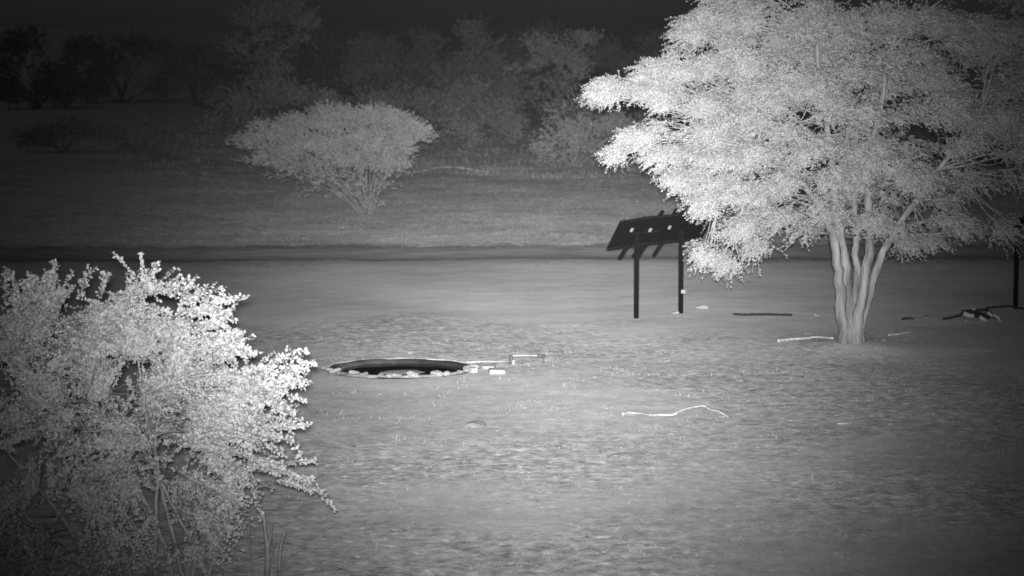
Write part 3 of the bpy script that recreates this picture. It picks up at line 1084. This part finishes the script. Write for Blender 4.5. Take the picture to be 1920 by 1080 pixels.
ab = ground(1167, 780)
APTS = [(1167, 779), (1181, 775.5), (1196, 778), (1215, 780.5), (1236, 780), (1262, 779.5), (1272, 774), (1290, 768), (1312, 763.5), (1322, 764), (1331, 770), (1348, 774), (1366, 784)]
P = smooth_path([spot(x, y, ab[1] + .25 * math.sin(k * .9)) - ab + np.array([0, 0, .02]) for k, (x, y) in enumerate(APTS)], 70)
mb = MB()
mb.tube(P + rng.normal(size=P.shape) * .002, np.linspace(.028, .013, 70), 7, .12)
o = mb.build("dead_branch", M_dead, None, True)
o.location = Vector(ab)
tag(o, "long white crooked branch arching on the open sand in front", "branch", "dead sticks on the sand")
stick("dead_branch", [(1459, 642), (1480, 639), (1505, 637), (1530, 635), (1562, 637)], .034, .022, M_dead, "pale straight stick lying left of the acacia foot", "branch", 1.0)
stick("dead_branch", [(1666, 630), (1690, 627), (1708, 624), (1722, 618)], .022, .01, M_dead, "thin pale curved stick on the sand right of the acacia foot", "branch", 1.0)
stick("dead_branch", [(1570, 796), (1583, 796), (1601, 794)], .016, .008, M_dead, "short pale twig lying far right of the white crooked branch", "branch", 1.0, n=10)
stick("dead_branch", [(1375, 591), (1400, 592), (1430, 591.5), (1460, 592), (1485, 592.5)], .030, .03, M_darkwood, "dark straight pole lying on the sand between rack and acacia", "pole", .8)
stick("dead_branch", [(1692, 600), (1702, 599), (1713, 600)], .03, .02, M_darkwood, "short dark stick lying on the sand right of the acacia trunk", "branch", .8, n=10)

fb = ground(858, 322)
o = MB()
o.tube(smooth_path([spot(x, y, fb[1]) - fb for x, y in ((786, 322), (815, 315), (845, 313), (880, 317), (925, 326))], 24), np.linspace(.04, .075, 24), 8, .2)
o = o.build("fallen_log", M_bark, None, True)
o.location = Vector(fb)
tag(o, "pale bent log lying on the slope just right of the vase-shaped shrub", "log")

lb = ground(1835, 600)
log = thing("dead_log", "dark crooked dead log with pale stripped patches beside the right-hand post", "dead log", lb)


def ll(px, py, dd=0.0):
    return spot(px, py, lb[1] + dd) - lb


for pts, r0, r1, mat in [
    ([(1768, 598), (1785, 595), (1800, 591), (1812, 584), (1830, 582), (1850, 580)], .03, .035, M_darkwood),
    ([(1805, 588), (1825, 588), (1842, 591), (1858, 594)], .085, .06, M_darkwood),
    ([(1850, 578), (1856, 586), (1868, 595), (1880, 602)], .05, .03, M_darkwood),
    ([(1850, 577), (1870, 575), (1895, 574), (1925, 580)], .025, .02, M_darkwood),
]:
    mb = MB()
    mb.tube(smooth_path([ll(*p) for p in pts], 14), np.linspace(r0, r1, 14), 8, .2)
    mb.build("branch", mat, log, True)
for pts, r0, r1 in [
    ([(1806, 588), (1816, 592), (1826, 592)], .07, .05), ([(1836, 594), (1846, 600), (1852, 603)], .06, .04),
    ([(1852, 585), (1860, 593)], .05, .03), ([(1862, 590), (1872, 596), (1876, 604)], .04, .03), ([(1822, 580), (1828, 580)], .02, .02), ([(1806, 602), (1822, 605)], .05, .03)]:
    mb = MB()
    mb.tube(smooth_path([ll(*p, -.15) for p in pts], 7), np.linspace(r0, r1, 7), 7, .25)
    mb.build("stripped_wood", M_stone, log, True)


# ------------------------------------------------------------------ shrubs and trees of the bush beyond the track
def far_plant(name, label, cat, px, py, clist, stem_px=None, mat=M_leaf_far, group=None, dens=1.0, sp=.45, leaf=.11, nst=7, r0=.06, dist=None, nleaf=12, droop=.15, fan=0.6):
    b = ground(px, py) if dist is None else on_ground(*spot(px, py, dist)[:2])
    t = thing(name, label, cat, b, group)
    D = b[1]
    mb = MB()
    lv, lq, off = [], [], 0
    k = D / FPX * 1.02
    for (cx, cy, ra, rz_, dd, de) in clist:
        c = spot(cx, cy, D + dd) - b
        c[2] = max(c[2], 0.25)
        rr = np.array([ra * k, ra * k * .8, rz_ * k])
        root = np.array([rng.normal() * .12, rng.normal() * .12, -.1])
        m1 = root + (c - root) * np.array([.35, .35, .55])
        mb.tube(smooth_path([root, m1, c], 9), np.linspace(r0, r0 * .25, 9), 6, .1)
        for _ in range(nst):
            e = c + nrm(rng.normal(size=3)) * rr * .8
            p2, r2 = limb(m1 + (c - m1) * rng.uniform(0, .8), e, r0 * .3, r0 * .1, .1, 6)
            mb.tube(p2, r2, 4)
        n = int(max(30, 1.3 * de * dens * ra * rz_ * k * k * 4 / (sp * leaf)))
        pp, dv, fc = clump_points(c, rr, min(n, 4000), root, .25, .6, .7, None, 8, .62)
        v, q, _, _ = sprigs(pp, dv, sp, nleaf, leaf, leaf * .6, droop, .9, 0, .5, fc, .7)
        lv.append(v); lq.append(q + off); off += len(v)
    mb.build("trunk", M_farbark if mat is M_leaf_far else M_twig, t, True)
    mesh_np("crown", np.concatenate(lv), np.concatenate(lq), None, mat, t)
    return t


rng = np.random.default_rng(104)
M_leaf_mid = leaf_mat("shrub_leaf", 0.125, 0.20, 0.3, 1.2)
# the vase-shaped shrub in the middle distance
far_plant("vase_shrub", "broad vase-shaped shrub with bare fanning stems and a flat leafy top, behind the track", "shrub", 690, 404, [
    (460, 265, 42, 16, .3, .7), (510, 250, 50, 22, -.5, 1), (560, 240, 50, 26, .4, 1), (620, 228, 60, 26, -.6, 1.1), (690, 222, 60, 24, .3, 1.1), (745, 235, 46, 24, -.4, 1.2), (780, 255, 30, 28, .2, 1.2),
    (540, 285, 55, 24, -1.2, .8), (610, 275, 60, 30, -1.6, .9), (690, 268, 60, 30, -1.6, 1.0), (750, 278, 40, 26, -1.2, 1.0), (500, 300, 34, 16, -.6, .5), (530, 325, 36, 14, -.4, .2),
    (600, 315, 50, 24, -1.2, .2), (680, 315, 50, 26, -1.2, .25), (640, 212, 40, 12, 0, .6), (745, 310, 30, 22, -.6, .5), (640, 295, 60, 26, -1.4, .8), (600, 335, 50, 22, -1.0, .15), (670, 335, 50, 26, -1.2, .15), (720, 305, 44, 24, -1.2, .5), (550, 305, 50, 22, -.9, .45), (590, 350, 50, 16, -.6, .1), (720, 350, 26, 20, -.8, .2), (650, 360, 36, 20, -.9, .12), (690, 385, 30, 12, -.5, .3)],
    mat=M_leaf_mid, dens=2.6, sp=.28, leaf=.065, nst=7, r0=.035, nleaf=16)

G_SH = "shrubs beyond the track"
far_plant("shrub", "rounded grey shrub left of the acacia crown, beyond the grass", "shrub", 1075, 312, [
    (1020, 265, 34, 24, 0, 1), (1060, 235, 44, 36, .5, 1.1), (1085, 265, 50, 34, -.8, 1.1), (1120, 225, 44, 40, .6, 1), (1040, 290, 40, 18, -.6, .9), (1130, 285, 50, 26, 0, 1), (1090, 195, 34, 22, .6, .8), (1160, 250, 40, 40, .6, 1)],
    mat=M_leaf_mid, group=G_SH, dens=1.3, sp=.45, leaf=.11, nst=2)
far_plant("shrub", "dim rounded bush behind the left of the vase-shaped shrub", "shrub", 520, 262, [
    (440, 200, 60, 36, 0, 1), (510, 180, 60, 34, .5, 1), (570, 195, 60, 36, -.5, 1), (480, 235, 70, 28, 0, 1), (610, 215, 46, 28, .4, .9), (400, 225, 40, 30, 0, .8)],
    group=G_SH, dens=1.2, sp=.5, leaf=.13, nst=2, dist=128)
for (px, D, wpx, topy, lab) in [
    (690, 138, 190, 170, "long dim thicket directly above the top of the vase-shaped shrub"),
    (870, 142, 190, 145, "long dim thicket at the foot of the broad far tree"),
    (840, 124, 120, 205, "low dim bush behind the grass right of the vase-shaped shrub"),
    (930, 132, 110, 190, "dim bush between the far round tree and the grass strip"),
    (760, 150, 150, 150, "wide dim thicket behind the top of the vase-shaped shrub"),
    (300, 118, 170, 235, "almost black bush at the left, beyond the near bush"),
    (120, 125, 200, 225, "darkest broad bush at the far left edge"),
    (960, 158, 100, 140, "dim low bush under the far spreading tree"),
    (1230, 128, 120, 190, "grey bush showing through the left of the acacia crown"),
    (1760, 118, 170, 250, "dark bush seen beneath the right of the acacia crown"),
    (1880, 112, 140, 270, "dark bush above the right-hand panel rack"),
    (1480, 120, 160, 270, "dim bush behind the acacia stems"),
    (1330, 116, 110, 290, "grey bush behind the panel rack and hanging leaves"),
]:
    b = on_ground(*spot(px, 300, D)[:2])
    yb = 540 + FPX * math.tan(math.atan2(7 - b[2], D) - PITCH)
    mid = (yb + topy) / 2
    hh = (yb - topy) / 2
    cl = []
    for j in range(6):
        cl.append((px + rng.uniform(-.38, .38) * wpx, mid + rng.uniform(-.35, .45) * hh, wpx * .24, hh * .55, rng.uniform(-1.2, 1.2), 1))
    cl.append((px, topy + hh * .4, wpx * .25, hh * .4, 0, 1))
    far_plant("shrub", lab, "shrub", px, 300, cl, group=G_SH, dens=1.3, sp=.5, leaf=.14, nst=1, dist=D, nleaf=10)

G_TR = "trees beyond the clearing"
far_plant("bush_tree", "far spreading tree with two leafy heads, left of the acacia top", "tree", 1040, 230, [
    (985, 130, 38, 16, 0, .8), (1010, 85, 30, 22, .5, .9), (1050, 95, 40, 26, -.5, 1), (1090, 80, 34, 26, .5, 1), (1075, 125, 40, 26, 0, .9), (1030, 120, 40, 22, 0, .9), (1040, 165, 50, 30, .8, .6), (1060, 205, 50, 30, .8, .5)],
    group=G_TR, dens=1.7, sp=.5, leaf=.16, nst=2, r0=.06, dist=140)
far_plant("bush_tree", "tall dark tree at the top left of centre, reaching out of the frame", "tree", 500, 250, [
    (470, 30, 44, 36, 0, 1), (530, 15, 50, 40, .5, 1), (570, 45, 30, 30, -.5, .9), (500, 70, 40, 22, .4, .8), (450, 90, 40, 26, 0, .7), (550, 80, 30, 20, 0, .7), (520, -30, 60, 40, 0, 1), (500, 120, 56, 36, .8, .7), (510, 165, 60, 36, .8, .6)],
    group=G_TR, dens=1.7, sp=.55, leaf=.18, nst=2, r0=.07, dist=140)
for (px, D, topy, wpx, lab) in [
    (690, 185, 60, 120, "far dim tree between the tall dark tree and the top centre"),
    (790, 205, 55, 130, "far dim tree at the top centre, left of the broad pale one"),
    (900, 180, 45, 150, "broad far tree at the top centre"),
    (610, 225, 50, 130, "farthest tree right of the tall dark tree"),
    (370, 190, 90, 150, "black tree left of the tall dark tree"),
    (230, 205, 70, 170, "black tree in the dark top left"),
    (70, 190, 60, 180, "black tree in the top left corner"),
    (1180, 215, 60, 150, "far dark tree just left of the acacia's highest leaves"),
    (1010, 235, 40, 160, "farthest tree seen behind the two-headed spreading tree"),
    (470, 240, 60, 160, "farthest black tree behind the tall dark tree"),
]:
    b = on_ground(*spot(px, 200, D)[:2])
    yb = 540 + FPX * math.tan(math.atan2(7 - b[2], D) - PITCH)
    hh = yb - topy
    cl = []
    for j in range(9):
        cl.append((px + rng.uniform(-.42, .42) * wpx, topy + hh * rng.uniform(.12, .85), wpx * .26, hh * .2, rng.uniform(-1.5, 1.5), 1))
    far_plant("bush_tree", lab, "tree", px, 200, cl, group=G_TR, dens=1.6, sp=.7, leaf=.22, nst=1, r0=.10, dist=D, nleaf=9)


# ------------------------------------------------------------------ dusty night air, lit by the floodlight
hz_m = bpy.data.materials.new("haze")
hz_m.use_nodes = True
hn = hz_m.node_tree.nodes
hn.remove(hn["Principled BSDF"])
pv = hn.new("ShaderNodeVolumePrincipled")
pv.inputs["Color"].default_value = (0.9, 0.9, 0.9, 1)
pv.inputs["Density"].default_value = HAZE
hz_m.node_tree.links.new(pv.outputs[0], [n for n in hn if n.type == 'OUTPUT_MATERIAL'][0].inputs["Volume"])
mb = MB()
mb.box((0, 1950, 13), (1, 0, 0), (0, 1, 0), (0, 0, 1), 3200, 3400, 15.5)
hz = mb.build("haze", hz_m)
hz["kind"] = "stuff"


rng = np.random.default_rng(105)
# ------------------------------------------------------------------ grass, litter and gravel: nobody could count them
def blades(name, n, area, hgt, width, mat, mask, lean=.5, tuft=6, tr_=.10):
    x0, x1, y0, y1 = area
    x = rng.uniform(x0, x1, n)
    y = rng.uniform(y0, y1, n)
    keep = mask(x, y) > rng.uniform(0, 1, n)
    # within the view cone with a margin
    keep &= np.abs(x) < 0.27 * y + 3
    dp = np.hypot(x - POND[0], y - POND[1])
    keep &= dp > 1.75
    x, y = x[keep], y[keep]
    x = np.repeat(x, tuft) + rng.normal(size=len(x) * tuft) * tr_
    y = np.repeat(y, tuft) + rng.normal(size=len(y) * tuft) * tr_
    m = len(x)
    p = np.stack([x, y, gz(x, y) - .01], -1)
    h = hgt * rng.uniform(.3, 1.3, (m, 1))
    az = rng.uniform(0, 6.28, m)
    side = np.stack([np.cos(az), np.sin(az), 0 * az], -1)
    ln = np.stack([rng.normal(size=m), rng.normal(size=m), 0 * az], -1) * lean
    up = nrm(ln + np.array([0, 0, 1.0]))
    w = width * rng.uniform(.6, 1.4, (m, 1))
    v = np.stack([p - side * w, p + side * w, p + up * h + side * w * .2], 1).reshape(-1, 3)
    o = mesh_np(name, v, None, np.arange(m * 3).reshape(-1, 3), mat)
    o["kind"] = "stuff"
    return o


def nmask(seed, wl, lo, hi):
    def f(x, y):
        return np.clip((hsum(x, y, 1.0, wl, 8, seed) * 2.2 + 0.5 - lo) / (hi - lo), 0, 1)
    return f


m1 = nmask(21, 3.0, .35, .95)
g0 = blades("grass", 1500, (-19, 19, 24, 52), .10, .008, M_grass, lambda x, y: m1(x, y) * np.clip((52 - y) / 4, 0, 1), 2.0, 34, .085)
g1 = blades("grass", 9000, (-20, 20, 24, 51), .07, .007, M_grass, lambda x, y: m1(x, y) * np.clip((51 - y) / 4, 0, 1), 1.1, 7, .10)
m2 = nmask(22, 4.0, .15, .8)
g2 = blades("grass", 30000, (-30, 30, 71.8, 112), .085, .007, M_stubble, m2, .7, 6, .20)
m3 = nmask(23, 7.0, .0, .5)
g3 = blades("grass", 5200, (-40, 40, 104, 150), .26, .013, M_stubble, m3, .35, 7, .22)


def litter(name, n, area, size, mat, mask):
    x0, x1, y0, y1 = area
    x = rng.uniform(x0, x1, n)
    y = rng.uniform(y0, y1, n)
    keep = (mask(x, y) > rng.uniform(0, 1, n)) & (np.abs(x) < .27 * y + 3) & (np.hypot(x - POND[0], y - POND[1]) > 1.75)
    x, y = x[keep], y[keep]
    m = len(x)
    s_ = size * rng.lognormal(0, .5, (m, 1))
    c = np.stack([x, y, gz(x, y)], -1)
    u = np.array([(1, 0, 0), (0, 1, 0), (-1, 0, 0), (0, -1, 0), (0, 0, 1.0), (0, 0, -1)])
    jit = rng.uniform(.6, 1.3, (m, 6, 1))
    a = rng.uniform(0, 6.28, m)
    rot = np.zeros((m, 3, 3))
    rot[:, 0, 0] = np.cos(a); rot[:, 0, 1] = -np.sin(a); rot[:, 1, 0] = np.sin(a); rot[:, 1, 1] = np.cos(a); rot[:, 2, 2] = .55
    v = c[:, None, :] + np.einsum('mij,kj->mki', rot, u) * jit * s_[:, None, :]
    t = np.array([(0, 1, 4), (1, 2, 4), (2, 3, 4), (3, 0, 4), (1, 0, 5), (2, 1, 5), (3, 2, 5), (0, 3, 5)])
    t = (t[None] + (np.arange(m) * 6)[:, None, None]).reshape(-1, 3)
    o = mesh_np(name, v.reshape(-1, 3), None, t, mat)
    o["kind"] = "stuff"
    return o


m4 = nmask(31, 2.5, .2, 1.0)
litter("gravel", 9000, (-20, 20, 24, 53), .014, M_gravel, lambda x, y: m4(x, y) * np.clip((53 - y) / 4, .05, 1))
litter("gravel", 1600, (-24, 24, 71, 108), .03, M_gravel, m4)

rng = np.random.default_rng(106)
blades("leaf_litter", 420, (TREE[0] - 2.6, TREE[0] + 2.6, TREE[1] - 2.2, TREE[1] + 2.5), .05, .010, M_grass, lambda x, y: np.exp(-((x - TREE[0]) ** 2 + (y - TREE[1]) ** 2) / 2.2), 2.0, 8, .12)
